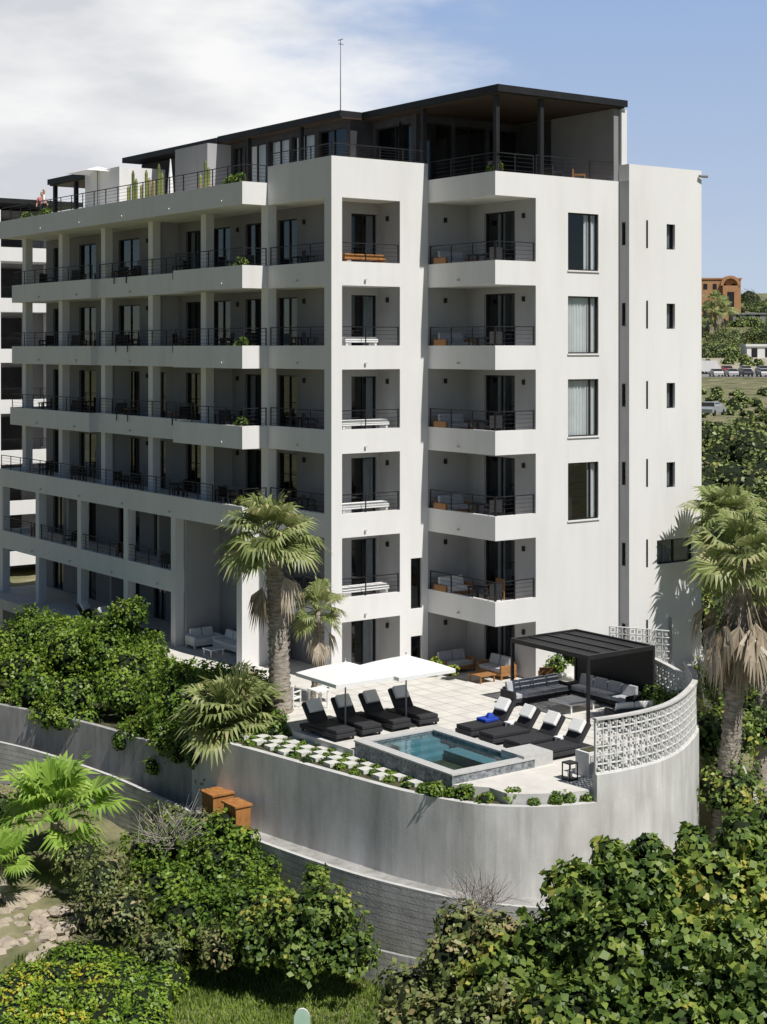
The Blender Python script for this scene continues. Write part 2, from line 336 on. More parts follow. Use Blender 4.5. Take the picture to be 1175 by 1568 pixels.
# ---------------------------------------------------------------- retaining walls & terrace
def smooth(pts,n=8):
    out=[];P=[np.array(p,float) for p in pts]; P=[2*P[0]-P[1]]+P+[2*P[-1]-P[-2]]
    for i in range(1,len(P)-2):
        for j in range(n):
            t=j/n; a,b,c,d=P[i-1:i+3]
            out.append(.5*((2*b)+(-a+c)*t+(2*a-5*b+4*c-d)*t*t+(-a+3*b-3*c+d)*t**3))
    out.append(P[-2]); return out
def pathwall(name,pts,th,zb,m,cap=None):
    mb=MB();P=smooth(pts);n=len(P);L=[];R=[]
    for i in range(n):
        d=P[min(i+1,n-1)][:2]-P[max(i-1,0)][:2]; d/=np.linalg.norm(d); nn=np.array([-d[1],d[0]])
        L.append(P[i][:2]); R.append(P[i][:2]+nn*th)
    for i in range(n-1):
        a,b,c,d=L[i],L[i+1],R[i+1],R[i]; z0,z1=P[i][2],P[i+1][2]
        mb.poly([(*a,zb),(*b,zb),(*b,z1),(*a,z0)],m); mb.poly([(*d,zb),(*c,zb),(*c,z1),(*d,z0)],m)
        mb.poly([(*a,z0),(*b,z1),(*c,z1),(*d,z0)],cap or m)
    for i in (0,n-1): mb.poly([(*L[i],zb),(*R[i],zb),(*R[i],P[i][2]),(*L[i],P[i][2])],m)
    mb.build(name); return P
A=[(-7.5,-2.4,-.35),(-7.0,-5.9,-.3),(-6.3,-10.2,-.3),(-5.75,-12.9,-.3),(-4.6,-15.4,-.3),(-2.2,-16.8,-.3),(1,-16.8,-.3),(4.1,-15.2,-.3),(5.75,-13.6,-.3),(7.0,-11.9,-.3),(7.9,-10.0,-.3),(8.6,-8,-.3),(9.2,-5.3,-.3)]
PA=pathwall('curved_retaining_wall',A,.22,-6,CONC,CAP)
Bw=[(-18,26,-1.3),(-12,15,-1.2),(-9.6,8.5,-1.15),(-8.3,4,-1.15),(-7.7,0,-1.15),(-7.3,-2.6,-1.15)]
PB=pathwall('garden_retaining_wall',Bw,.2,-5,CONCO,CONCO)
Cw=[(-19,24,-2.1),(-13.5,14,-2.15),(-10.4,7.5,-2.25),(-8.8,2.5,-2.5),(-8.2,-2,-2.7),(-7.9,-6,-2.8),(-7.4,-10,-2.8),(-6.7,-13,-2.8),(-5.4,-15.8,-2.85),(-3.4,-17.5,-2.9),(0,-18.2,-2.9),(4,-17.2,-2.9)]
PC=pathwall('board_marked_lower_wall',Cw,.14,-7,CONC2,CAP)
Dw=[(-8.9,-9,-4.1),(-8.2,-13,-4.2),(-6.8,-16,-4.25),(-4.6,-18.5,-4.3),(-1,-20,-4.3)]
pathwall('foot_kerb_wall',Dw,.12,-7,CONC2,CONCO)
g=MB()
g.prism([(p[0]+(-.1 if p[0]>1 else .1),p[1]+.1) for p in smooth([(q[0],q[1]) for q in A])]+[(9,2),(-6,2)],-5.9,-.33,CONC,SOIL)
g.prism([(p[0]+.12,p[1]) for p in PB]+[(0,0),(0,26)],-5,-1.3,CONC,SOIL)
g.prism([(p[0]+.08,p[1]+.06) for p in PC]+[(3,-8),(0,24)],-7,-2.95,CONC,CONCO)
g.build('planting_bed_ground')
t=MB()
arc=[p for p in smooth([(q[0],q[1]) for q in A])]
ins=[]
for p in arc:
    c=np.array([1,-8.0]); v=p-c; ins.append(tuple(c+v*(1-.3/np.linalg.norm(v))))
ins=[p for p in ins if p[1]<-15.3 or p[0]>2]
px0,px1,py0,py1=-4.7,-1.85,-13.5,-8.85
poly=[(px0-.2,py0-.2),(-4.2,-14.6)]+ins+[(11.3,-3.5),(11.3,31),(-2.2,31),(-2.6,12),(-3.4,0),(-3.4,-1.5),(-4.4,-3.2),(-5.2,-5.4),(-5.0,py1+.2),(px1+.15,py1+.2),(px1+.15,py0-.2)]
t.prism(poly,-.5,0,CAP,PAVE)
JOINT=mat('paving_joint',(.36,.34,.31),.9)
for i in range(0,16):
    x=-1.6+.8*i
    if x<9: t.box(x,x+.02,-13.0 if x<4 else -9,-0.1,.001,.004,JOINT)
for j in range(0,11):
    y=-8.4+.8*j
    t.box(-4.6,8 if y>-8 else 6,y,y+.02,.001,.0042,JOINT)
t.build('pool_terrace')
lp=[p for p in smooth([(q[0],q[1]) for q in A],24)]
st=[i for i,p in enumerate(lp) if p[0]>-2.05 and p[1]<-14][0]
lp=lp[st:]
lw=MB(); cs=.26
ar=[0]
for i in range(1,len(lp)): ar.append(ar[-1]+np.linalg.norm(lp[i]-lp[i-1]))
ar=np.array(ar); X=np.array(lp); nn=int(ar[-1]/cs)
pt=lambda s_: np.array([np.interp(s_,ar,X[:,0]),np.interp(s_,ar,X[:,1])])
for i in range(nn):
    a=pt(i*cs);b=pt((i+1)*cs);H=(b-a)/np.linalg.norm(b-a);Nn=np.array([-H[1],H[0]]);c=np.linalg.norm(b-a)
    tail=a[1]>-12.6 and a[0]>3
    z0=.5; nz=6 if not tail else 4
    lw.obox(a,H,Nn,0,c,.003,.24,-.297,z0,CONC)
    lw.obox(a,H,Nn,0,c,.06,.2,z0,z0+.04,LATT)
    for j in range(nz):
        zz=z0+.04+j*cs
        lw.obox(a,H,Nn,0,.03,.08,.17,zz,zz+cs-.03,LATT); lw.obox(a,H,Nn,0,c,.08,.17,zz+cs-.03,zz+cs,LATT)
        k=(i+j)%2
        for q in range(3):
            zc=zz+.01+(cs-.06)*q/3
            hh=c*(q+.5)/3 if k else c*(2.5-q)/3
            lw.obox(a,H,Nn,hh-.03,hh+.034,.09,.16,zc,zc+.072,LATT)
    lw.obox(a,H,Nn,0,c,.03,.22,z0+.04+nz*cs,z0+.10+nz*cs,CAP)
lw.build('breeze_block_screen_wall')
s2=MB(); a=np.array([8.1,-7.0]);b=np.array([9.3,-9.2]);L2=np.linalg.norm(b-a);H=(b-a)/L2;Nn=np.array([-H[1],H[0]])
for i in range(int(L2/cs)):
    for j in range(9):
        h=i*cs; zz=.1+j*cs; s2.obox(a,H,Nn,h,h+.03,0,.1,zz,zz+cs,LATT); s2.obox(a,H,Nn,h+.03,h+cs,0,.1,zz+cs-.03,zz+cs,LATT); s2.obox(a,H,Nn,h+.1,h+.19,.01,.09,zz+.06,zz+.17,LATT)
s2.build('breeze_block_panel')
# ---------------------------------------------------------------- pool
pw=MB();PL=empty('swimming_pool')
x0,x1,y0,y1=px0,px1,py0,py1
pw.box(x0-.22,x0+.1,y0-.22,y1+.22,-.5,.26,STONE);pw.box(x1-.1,x1+.22,y0-.22,y1+.22,-.5,.26,STONE)
pw.box(x0+.1,x1-.1,y0-.22,y0+.1,-.5,.26,STONE);pw.box(x0+.1,x1-.1,y1-.1,y1+.22,-.5,.26,STONE)
for b in ((x0-.25,x0+.13,y0-.25,y1+.25),(x1-.13,x1+.25,y0-.25,y1+.25),(x0+.13,x1-.13,y0-.25,y0+.13),(x0+.13,x1-.13,y1-.13,y1+.25)): pw.box(*b,.26,.31,COPE)
pw.box(x0+.1,x1-.1,y0+.1,y1-.1,-.9,-.34,TILE)
for i in range(3): pw.box(-3.7,x1-.12,y1-.12-.45*(i+1),y1-.12-.45*i,-.34,.08-.13*i,TILE)
pw.box(x1-.75,x1-.12,y0+.1,y1-1.5,-.34,0.0,TILE)
pw.box(x1-.2,x1+1.0,y0-.2,y0+.9,0,.40,COPE)
pw.build('pool_shell',PL)
m,nt=newmat('pool_water'); Lk=nt.links.new
o_=N(nt,'ShaderNodeOutputMaterial');tr=N(nt,'ShaderNodeBsdfTransparent');tr.inputs[0].default_value=(.66,.82,.86,1);gg=N(nt,'ShaderNodeBsdfGlossy');gg.inputs['Roughness'].default_value=.03
fz=N(nt,'ShaderNodeFresnel');fz.inputs[0].default_value=1.33;mx=N(nt,'ShaderNodeMixShader');nz_=N(nt,'ShaderNodeTexNoise');nz_.inputs['Scale'].default_value=30
bp=N(nt,'ShaderNodeBump');bp.inputs['Strength'].default_value=.15;bp.inputs['Distance'].default_value=.02
Lk(nz_.outputs[0],bp.inputs['Height']);Lk(bp.outputs[0],gg.inputs['Normal']);Lk(bp.outputs[0],fz.inputs['Normal']);Lk(fz.outputs[0],mx.inputs[0]);Lk(tr.outputs[0],mx.inputs[1]);Lk(gg.outputs[0],mx.inputs[2]);Lk(mx.outputs[0],o_.inputs[0])
wt=MB();wt.poly([(x0+.1,y0+.1,.2),(x1-.1,y0+.1,.2),(x1-.1,y1-.1,.2),(x0+.1,y1-.1,.2)],m);wt.build('water',PL)
# ---------------------------------------------------------------- furniture
def lounger(x,y,rot,blue=False):
    m=MB()
    m.box(-.42,.42,-1.15,1.0,.10,.24,CHAR)
    for a in (-.34,.34):
        for b in (-1.05,.9): m.box(a-.04,a+.04,b-.04,b+.04,0,.10,CHAR)
    m.box(-.39,.39,-1.12,.45,.245,.38,CHAR)
    m.hexa([(-.38,.45,.26),(.38,.45,.26),(.38,.95,.90),(-.38,.95,.90),(-.38,.38,.38),(.38,.38,.38),(.38,.86,1.0),(-.38,.86,1.0)],CHAR)
    m.hexa([(-.29,.56,.65),(.29,.56,.65),(.29,.82,.99),(-.29,.82,.99),(-.27,.46,.73),(.27,.46,.73),(.27,.74,1.09),(-.27,.74,1.09)],WHITE)
    if blue:
        m.box(-.3,.2,-.3,.3,.385,.5,BLUE); m.hexa([(-.2,.0,.5),(.1,-.1,.5),(.15,.2,.5),(-.1,.25,.5),(-.1,.05,.66),(.05,0,.64),(.05,.15,.66),(-.05,.18,.62)],BLUE)
    m.build('sun_lounger',bevel=.03,rot=rot,loc=(x,y,0.0))
for x,r_ in ((-4.55,.04),(-3.4,-.03),(-2.2,.02),(-.95,-.05)): lounger(x,-6.4,r_)
for i,y in enumerate((-9.4,-10.65,-11.9,-13.1)): lounger(.1,y,-math.pi/2+(.03,-.04,.02,.0)[i],i==0)
def umbrella(x,y,a=1.22,z=2.05):
    m=MB(); c=[(x-a,y-a),(x+a,y-a),(x+a,y+a),(x-a,y+a)]
    n=6
    for i in range(4):
        p=c[i];q=c[(i+1)%4]
        for k in range(n):
            t0=k/n;t1=(k+1)/n
            f=lambda P,t:(x+(P[0]-x)*t,y+(P[1]-y)*t,z+.42*(1-t)+.03*math.sin(t*3.1)-.02)
            if k==0: m.poly([f(p,t0),f(p,t1),f(q,t1)],WHITE)
            else: m.poly([f(p,t0),f(p,t1),f(q,t1),f(q,t0)],WHITE)
        m.poly([(*p,z-.02),(*q,z-.02),(*q,z-.14),(*p,z-.14)],WHITE)
        m.tube([(x,y,z+.36),(p[0],p[1],z-.03)],[.015,.012],5,BLACK)
    m.tube([(x,y,0),(x,y,z+.5)],[.03,.025],8,WALLG); m.box(x-.3,x+.3,y-.3,y+.3,0.003,.07,CHAR)
    m.tube([(x,y,z+.38),(x,y,z+.52)],[.04,.01],6,WHITE)
    m.build('patio_umbrella')
umbrella(-4.0,-6.75); umbrella(-1.65,-7.05)
def sofa(x,y,rot,L=1.8,fm=WOOD,cm=CUSH,z=0,name='outdoor_sofa'):
    m=MB(); m.box(-L/2,L/2,-.4,.4,.14,.28,fm)
    for a in (-L/2+.05,L/2-.05):
        for b in (-.35,.35): m.box(a-.04,a+.04,b-.04,b+.04,0,.14,fm)
    m.box(-L/2,-L/2+.1,-.4,.4,.28,.55,fm); m.box(L/2-.1,L/2,-.4,.4,.28,.55,fm); m.box(-L/2+.1,L/2-.1,.32,.4,.28,.62,fm)
    n=max(1,round(L/.75)); w=(L-.22)/n
    for i in range(n):
        a=-L/2+.11+i*w
        m.box(a+.01,a+w-.01,-.39,.3,.285,.44,cm); m.hexa([(a+.02,.1,.45),(a+w-.02,.1,.45),(a+w-.02,.28,.45),(a+.02,.28,.45),(a+.04,.2,.82),(a+w-.04,.2,.82),(a+w-.04,.31,.82),(a+.04,.31,.82)],cm)
    m.build(name,bevel=.02,rot=rot,loc=(x,y,z))
def bench(x,y,z,L,fm):
    m=MB(); m.box(-L/2,L/2,-.25,.25,.42,.56,fm)
    for i in range(4): m.box(-L/2+.03+i*(L-.06)/4,-L/2+.0+(i+1)*(L-.06)/4,-.23,.23,.563,.64,fm)
    for a in (-L/2+.1,L/2-.1): m.box(a-.05,a+.05,-.22,.22,0,.42,fm)
    m.build('balcony_bench',bevel=.015,loc=(x,y,z))
def chair(x,y,z,rot,m_=CHAR,name='outdoor_armchair'):
    m=MB(); m.box(-.27,.27,-.27,.27,.36,.42,m_); m.box(-.27,.27,.22,.27,.42,.85,m_)
    for a in (-.25,.25):
        for b in (-.24,.24): m.box(a-.02,a+.02,b-.02,b+.02,0,.36,m_)
        m.box(a-.025,a+.025,-.26,.22,.6,.64,m_); m.box(a-.02,a+.02,-.26,-.22,.42,.6,m_)
    m.build(name,rot=rot,loc=(x,y,z))
def table(x,y,z,w=.5,h=.5,m_=WOOD,name='outdoor_table'):
    m=MB(); m.box(-w/2,w/2,-w/2,w/2,h-.05,h,m_)
    for a in (-1,1):
        for b in (-1,1): m.box(a*(w/2-.06)-.025,a*(w/2-.06)+.025,b*(w/2-.06)-.025,b*(w/2-.06)+.025,0,h-.05,m_)
    m.build(name,loc=(x,y,z))
sofa(6.4,-8.5,-math.pi/2,3.2,CHAR,CUSH); sofa(4.6,-6.75,0,2.8,CHAR,CUSH); table(4.7,-8.6,0,1.2,.35,WHITE,'coffee_table')
sofa(4.9,-11.4,math.pi*.9,1.7,CHAR,WHITE)
for y in (-10.0,-12.5): table(.6,y,0,.35,.4,WHITE,'side_table')
table(-2.8,-5.9,0,.35,.4,CHAR,'side_table')
sofa(5.4,-.9,0,1.6,WOOD,CUSH); sofa(6.2,-2.6,-math.pi/2,1.5,WOOD,CUSH); table(5.1,-3.0,0,.8,.32,WOOD,'coffee_table'); chair(6.3,-5.4,0,2.5,WOOD)
sofa(.3,7.6,-math.pi/2,3.0,WALL,WHITE); sofa(-.2,9.7,0,1.4,WALL,WHITE); table(-.9,7.6,0,.7,.35,WHITE,'coffee_table')
for i in range(3): lounger(-1.6,13.5+2*i,.5)
table(-2.6,-3.0,0,.6,.7,WHITE); chair(-3.4,-2.4,0,2.0,WHITE); chair(-1.9,-2.2,0,-2.0,WHITE)
for k in range(1,6):
    z=bt(k)-.3
    sofa(5.5,-.75,0,1.5,WOOD,CUSH if k!=1 else WHITE,z); table(5.45,-2.3,z,.6,.62,CHAR); chair(5.5,-3.2,z,2.9,CHAR); chair(6.3,-2.4,z,-1.6,WOOD if k==1 else CHAR)
    if k==5: bench(1.9,.65,z,2.0,WOODO)
    elif k==4: bench(1.7,.6,z,1.6,WHITE)
    else: bench(1.9,.6,z,2.3,WHITE)
    chair(.7,2.6,z,1.2); table(.8,3.5,z,.6,.65,CHAR)
    for y in ((6.5,8.2,12.4,17,18.3,23,27) if k>1 else (12.4,17,23,27)):
        chair(.1 if k>1 else -.3,y,z,random.uniform(0,6)); 
        if random.random()<.7: table(.4 if k>1 else 0,y+.85,z,.6,.6,random.choice((CHAR,WOOD)))
for x,y in ((10.2,-3.1),(8.7,-3.2),(5.7,-3.1)): chair(x,y,19.6,random.uniform(0,6),WOOD if x>10 else CHAR)
pg=MB(); X0,X1,Y0,Y1,Z=3.7,7.0,-10.5,-6.35,2.2
for x in (X0,X1-.1):
    for y in (Y0,Y1-.1): pg.box(x,x+.1,y,y+.1,0,Z,BLACK)
pg.box(X0,X1,Y0,Y0+.1,Z,Z+.16,BLACK);pg.box(X0,X1,Y1-.1,Y1,Z,Z+.16,BLACK);pg.box(X0,X0+.1,Y0+.1,Y1-.1,Z,Z+.16,BLACK);pg.box(X1-.1,X1,Y0+.1,Y1-.1,Z,Z+.16,BLACK)
for i in range(27):
    y=Y0+.16+i*.145; pg.box(X0+.1,X1-.1,y,y+.1,Z+.06,Z+.1,BLACK)
for i in range(1,4): x=X0+(X1-X0)*i/4; pg.box(x,x+.06,Y0+.1,Y1-.1,Z+.1,Z+.14,BLACK)
pg.box(X1-.07,X1-.03,Y0+.1,Y1-.1,.05,Z,BLACK)
pg.build('black_pergola')
pl=MB(); pl.box(-1.1,.3,-15.6,-15.0,0,.75,LATT); pl.box(-1.0,.2,-15.5,-15.1,.75,.78,SOIL)
for i in range(5): pl.box(-1.05+i*.27,-.85+i*.27,-15.63,-15.603,.1,.68,COPE)
pl.build('concrete_planter')
ln=MB(); ln.box(-1.85,-1.5,-15.55,-15.2,0.0,.05,BLACK)
for a in (-1.85,-1.53):
    for b in (-15.55,-15.23): ln.box(a,a+.03,b,b+.03,.05,.5,BLACK)
ln.box(-1.85,-1.5,-15.55,-15.2,.5,.54,BLACK); ln.tube([(-1.675,-15.375,.05),(-1.675,-15.375,.3)],[.07,.07],8,WHITE); ln.build('candle_lantern')
wg=MB()
for (r,d,w_) in ((-4.6,51.4,.28),(-5.3,52.8,.5)):
    x,y,_=S(r,d)
    for j in range(5): wg.box(x-w_,x+w_,y+j*.16,y+j*.16+.14,-2.95,-1.95,WOODO)
    wg.box(x-w_-.05,x+w_+.05,y-.05,y+.88,-1.95,-1.89,WOODO)
wg.build('wooden_storage_box')
def arcx(y): return float(np.interp(y,[-15.4,-12.9,-10.2,-5.9,-2.4],[-4.6,-5.75,-6.3,-7.0,-7.5]))
pv=MB(); cell=.42; gc=[]
for i in range(-1,9):
    for j in range(0,26):
        x=-7.0+i*cell; y=-14.9+j*cell
        xa=max(arcx(y),arcx(y+cell))+.24; xr=(-4.98 if y<-5.6 else -5.1+(y+5.6)*-.2) if y>-13.9 else -4.2
        cx,cy=x+cell/2,y+cell/2
        if (i+j)%2==0:
            if x>xa and x+cell<xr+.12 and y>-13.7: pv.box(x+.01,x+cell*.97,y+.01,y+cell*.97,-.32,-.2,PAVER)
        elif cx>xa+.0 and cx<xr+.1:
            gc.append((cx,cy,-.30,random.uniform(.15,.23),.75))
            if random.random()<.4: gc.append((cx+random.uniform(-.15,.15),cy+random.uniform(-.15,.15),-.22,.13))
pv.build('stepping_paver')
# ---------------------------------------------------------------- foliage
import bmesh
bm=bmesh.new(); bmesh.ops.create_icosphere(bm,subdivisions=2,radius=1); IV=np.array([v.co[:] for v in bm.verts]); IF=np.array([[v.index for v in f.verts] for f in bm.faces]); bm.free()
def lump(p,s=1.0,ph=0.):
    x,y,z=p[:,0]*s,p[:,1]*s,p[:,2]*s
    return np.sin(2.1*x+ph)*np.sin(1.9*y+1.3+ph)+.6*np.sin(4.3*z+2.1*x+ph)*np.sin(3.7*y-1.2*z)+.4*np.sin(7.9*x+3*z)*np.sin(8.3*y+1)
def raw_mesh(name,V,F4,F3,mats,m4,m3,parent=None):
    me=bpy.data.meshes.new(name); nv=len(V); n4=len(F4); n3=len(F3)
    me.vertices.add(nv); me.vertices.foreach_set('co',np.asarray(V,dtype=np.float32).ravel())
    me.loops.add(n4*4+n3*3); me.polygons.add(n4+n3)
    li=np.concatenate([np.asarray(F4,dtype=np.int32).ravel(),np.asarray(F3,dtype=np.int32).ravel()]) if n3 else np.asarray(F4,dtype=np.int32).ravel()
    me.loops.foreach_set('vertex_index',li)
    ls=np.concatenate([np.arange(n4)*4,n4*4+np.arange(n3)*3]).astype(np.int32)
    me.polygons.foreach_set('loop_start',ls)
    mi=np.concatenate([np.full(n4,0),np.full(n3,m3)]).astype(np.int32)
    me.polygons.foreach_set('material_index',mi)
    for m in mats: me.materials.append(m)
    me.update(calc_edges=True); me.validate()
    o=bpy.data.objects.new(name,me); COL.objects.link(o)
    if parent:o.parent=parent
    return o
def leaves_from(P,D,size,jit=.8,aspect=.55):
    n=len(P); nr=D+rng.normal(0,jit,(n,3))*.6; nr/=np.linalg.norm(nr,axis=1)[:,None]
    t=rng.normal(0,1,(n,3)); t[:,2]-=.3; t-=nr*np.sum(t*nr,1)[:,None]; t/=np.linalg.norm(t,axis=1)[:,None]+1e-9
    b=np.cross(nr,t); s=size*rng.uniform(.55,1.3,(n,1))
    V=np.stack([P-t*s*.5, P+b*s*aspect*.5+t*s*.05+nr*s*.1, P+t*s*.5, P-b*s*aspect*.5+t*s*.05+nr*s*.1],1).reshape(-1,3)
    return V,np.arange(n*4).reshape(-1,4)
def bush(name,lobes,size,dens,lm,aspect=.6,core=.70,lumpy=.28,sprays=True,parent=None):
    PP=[];DD=[];CV=[];CF=[];off=0
    for l in lobes:
        x,y,z,r=l[:4]; sq=l[4] if len(l)>4 else .85
        n=int(dens*r*r*12); d=rng.normal(0,1,(n,3)); d/=np.linalg.norm(d,axis=1)[:,None]; d=d[d[:,2]>-.45]
        rad=1-np.abs(rng.normal(0,.14,len(d)))
        p=d*rad[:,None]*r; c=np.array([x,y,z]); f=lump(p+c,1.6/ max(.6,r)**.3); p*= (1+lumpy*f)[:,None]; p[:,2]*=sq
        keep=lump(p+c,2.6,1.7)+rng.normal(0,.4,len(p))>-.5
        PP.append((p+c)[keep]); DD.append(d[keep]+np.array([0,0,.35]))
        if sprays and r>.7:
            ns_=int(9*r*r)
            for q in range(ns_):
                dd=rng.normal(0,1,3); dd[2]=abs(dd[2])+.2; dd/=np.linalg.norm(dd); L=r*rng.uniform(.15,.42); k=int(rng.integers(7,15))
                s=rng.uniform(0,1,(k,1)); b0=dd*r*.92; b0=b0*np.array([1,1,sq]); axis=dd+rng.normal(0,.3,3)+np.array([0,0,.3]); axis/=np.linalg.norm(axis)
                pp=b0+axis*L*s+rng.normal(0,.05*r**.5,(k,3)); PP.append(pp+c); DD.append(np.repeat(axis[None],k,0)*.5+rng.normal(0,.5,(k,3)))
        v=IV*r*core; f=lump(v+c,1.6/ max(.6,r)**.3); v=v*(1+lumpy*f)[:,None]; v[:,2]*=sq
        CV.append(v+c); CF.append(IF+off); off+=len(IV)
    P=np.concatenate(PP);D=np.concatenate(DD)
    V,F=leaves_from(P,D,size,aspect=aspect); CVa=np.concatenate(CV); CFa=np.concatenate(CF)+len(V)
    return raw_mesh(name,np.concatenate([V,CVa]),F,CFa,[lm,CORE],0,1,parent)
def sl_(l): return [(*S(r,d,z)[:3],R,*rest) for (r,d,z,R,*rest) in l]
bush('sea_grape_shrub',sl_([(5.2,40,-1.0,1.0),(6.6,40,-.7,1.1),(8.55,40,-.8,1.3),(9.9,41,-.4,1.2),(7.5,40.2,-.6,.9),(6.1,39,-2.1,1.6),(8.0,39,-2.1,1.6),(9.5,39,-2.1,1.6),(4.55,40,-2.1,1.1),(3.2,40,-3.2,1.3),(4.6,38,-3.3,1.5),(6.9,38,-3.4,1.6),(8.9,38,-3.4,1.6),(4.85,40.3,-.6,.55),(8.0,40.5,.25,.55),(9.3,40.6,.4,.6),(5.9,40.5,.0,.5),(6.9,40.6,.1,.45),(10.6,40.6,.3,.7)]),.24,105,L_SEAG,.85)
bush('sea_grape_shrub',sl_([(1.93,41,-3.1,1.0),(.9,41,-3.9,1.0),(1.95,41.5,-2.2,.65),(2.8,38.5,-3.7,1.2),(.3,40,-4.7,1.0),(1.6,39.5,-4.3,1.2),(3.0,41,-2.3,.75)]),.2,110,L_OLIVE,.75)
bush('sea_grape_shrub',sl_([(-1.7,44.5,-3.0,1.0),(-2.6,44.5,-3.3,1.0),(-1.2,44.2,-4.0,1.0),(-3.5,44.8,-3.9,1.0),(-1.9,45,-2.1,.45),(-2.2,44.2,-4.0,1.0)]),.19,120,L_SEAG,.75)
bush('lower_garden_shrub',sl_([(-5.2,50,-3.6,1.3),(-6.4,51.5,-3.1,1.0),(-4.3,48,-3.8,1.2),(-6.8,49,-4.0,1.3),(-5.6,47,-4.2,1.3),(-3.9,46.5,-3.7,1.1),(-7.6,51.5,-3.5,1.0),(-4.0,49.6,-3.6,.8),(-4.6,50.4,-2.7,.55),(-5.3,51.4,-2.5,.5)]),.17,115,L_HEDGE,.65)
bush('olive_shrub',sl_([(-7.9,47,-4.0,1.1),(-8.8,49,-3.7,1.1),(-9.8,51,-3.6,.9),(-4.6,45.2,-4.3,.9),(-6.6,45.5,-4.5,.9),(-13.6,55,-3.2,1.0),(-5.9,52.2,-2.8,.6),(-7.2,52.6,-2.7,.7)]),.15,115,L_OLIVE,.5)
bush('leafy_groundcover',sl_([(-10.4+1.0*i+random.uniform(-.3,.3),41.5+1.1*j,-5.35+.12*j+random.uniform(-.12,.12),random.uniform(.7,1.0),.6) for i in range(7) for j in range(5) if i+j*.35<(5.2 if j>1 else 4.4) and not (i<1 and j>3)]),.13,220,L_LIME,.6,.85,lumpy=.18,sprays=False)
hl=[]
bx=lambda y: float(np.interp(y,[-2.6,0,4,8.5,15,26],[-7.3,-7.7,-8.3,-9.6,-12,-18]))
for i in range(60):
    y=random.uniform(-2.0,25); R_=random.uniform(.8,1.45); lo=bx(y)+R_*.9+.2; x=random.uniform(lo,-3.6-.0*y); hl.append((x,y,-.55+random.uniform(-.5,.7)+.02*y,R_))
for y in np.arange(0,20,1.4): hl.append((-4.1+random.uniform(-.2,.3),y,-.1+random.uniform(-.3,.3),1.0))
for i in range(20):
    q=PB[int(random.uniform(2,len(PB)-3))]; hl.append((q[0]+random.uniform(.5,.95),q[1],-1.1+random.uniform(-.3,.1),random.uniform(.6,.9)))
bush('garden_hedge',hl,.17,95,L_HEDGE,.65)
vl=[]
for (y,n_) in ((-2.2,5),(-.6,4),(1.8,3),(5.5,3),(10.5,3),(14.5,3)):
    for k in range(n_): vl.append((bx(y)+random.uniform(-.12,.25),y+random.uniform(-.8,.8),-1.15-.32*k*random.uniform(.5,1),random.uniform(.28,.5)))
bush('trailing_vines',vl,.13,190,L_HEDGE,.6,.7)
GT=empty('garden_tree')
bush('crown',[(-5.0,9.2,1.3,1.0),(-4.4,8.6,1.9,.8),(-5.4,8.6,.6,1.1),(-4.1,9.6,1.3,.7),(-4.9,8.3,2.3,.5)],.17,120,L_HEDGE,.6,parent=GT)
tt=MB(); tt.tube([(-4.8,9,-1.3),(-4.85,9,-.2),(-4.7,8.9,.8)],[.16,.12,.09],8,BRANCH)
for p in ((-5.2,9.3,1.6),(-4.3,8.6,2.1),(-5.4,8.5,.9),(-4.1,9.6,1.5)): tt.tube([(-4.75,8.95,.5),p],[.07,.02],6,BRANCH)
tt.build('trunk',GT)
bush('garden_hedge',[(-6.6,-.8,-.9,.9),(-6.6,1.0,-.8,1.0),(-6.1,-1.6,-.5,.8),(-5.9,-4.0,-.2,.45),(-5.4,-4.5,-.2,.4),(-4.9,-3.7,0,.5),(-5.4,-2.4,0,.8),(-5.0,-.8,0,.9),(-4.6,.3,.1,.8)],.15,140,L_HEDGE,.6)
bush('bed_groundcover',gc,.1,400,L_HEDGE,.55,.8,lumpy=.05)
ed=[(-5.35,-13.5,-.15,.3),(-4.9,-14.2,-.15,.33),(-5.1,-13.9,-.2,.22),(-4.4,-14.8,-.2,.24),(-3.9,-15.3,-.15,.33),(-3.3,-15.8,-.25,.22),(-2.6,-16.3,-.2,.26),(-1.6,-16.4,-.2,.2),(-.9,-16.4,-.1,.26),(-4.6,-14.9,-.2,.25),(-3.0,-16.2,-.2,.25),(-2.1,-16.5,-.25,.2),(-5.5,-13.0,-.25,.2),(-3.6,-15.9,-.25,.22)]
bush('bed_edge_planting',ed,.11,400,L_HEDGE,.6,.75)
bush('terrace_hedge',[(5.6,-12.8,.5,.6),(6.4,-11.8,.6,.6),(7.3,-10.3,.5,.6),(7.9,-9,.5,.6),(8.2,-7.6,.4,.7)],.14,160,L_HEDGE,.6)
bush('potted_shrub',[(7.3,-5.0,.7,.5),(7.6,-5.2,1.2,.4),(8.0,-5.1,.9,.5)],.12,250,L_HEDGE,.6)
bush('potted_shrub',[(4.2,-1.2,.45,.35),(4.4,-2.0,.35,.35)],.12,300,L_LIME,.5)
bush('boundary_shrub',sl_([(11.4,52,-1.6,1.2),(11.8,55,-.6,1.3),(13.2,57,-.5,1.6),(12.6,51,-2.6,1.6),(13.6,60,.3,1.6),(11.2,49,-3.4,1.3),(12.2,47,-3.5,1.6),(15.5,66,1.5,1.6),(14.6,71,1.2,1.2),(16.4,72,2.6,1.8),(17.5,76,3.4,2.0),(16.2,78,3.2,1.6)]),.18,90,L_SEAG,.65)
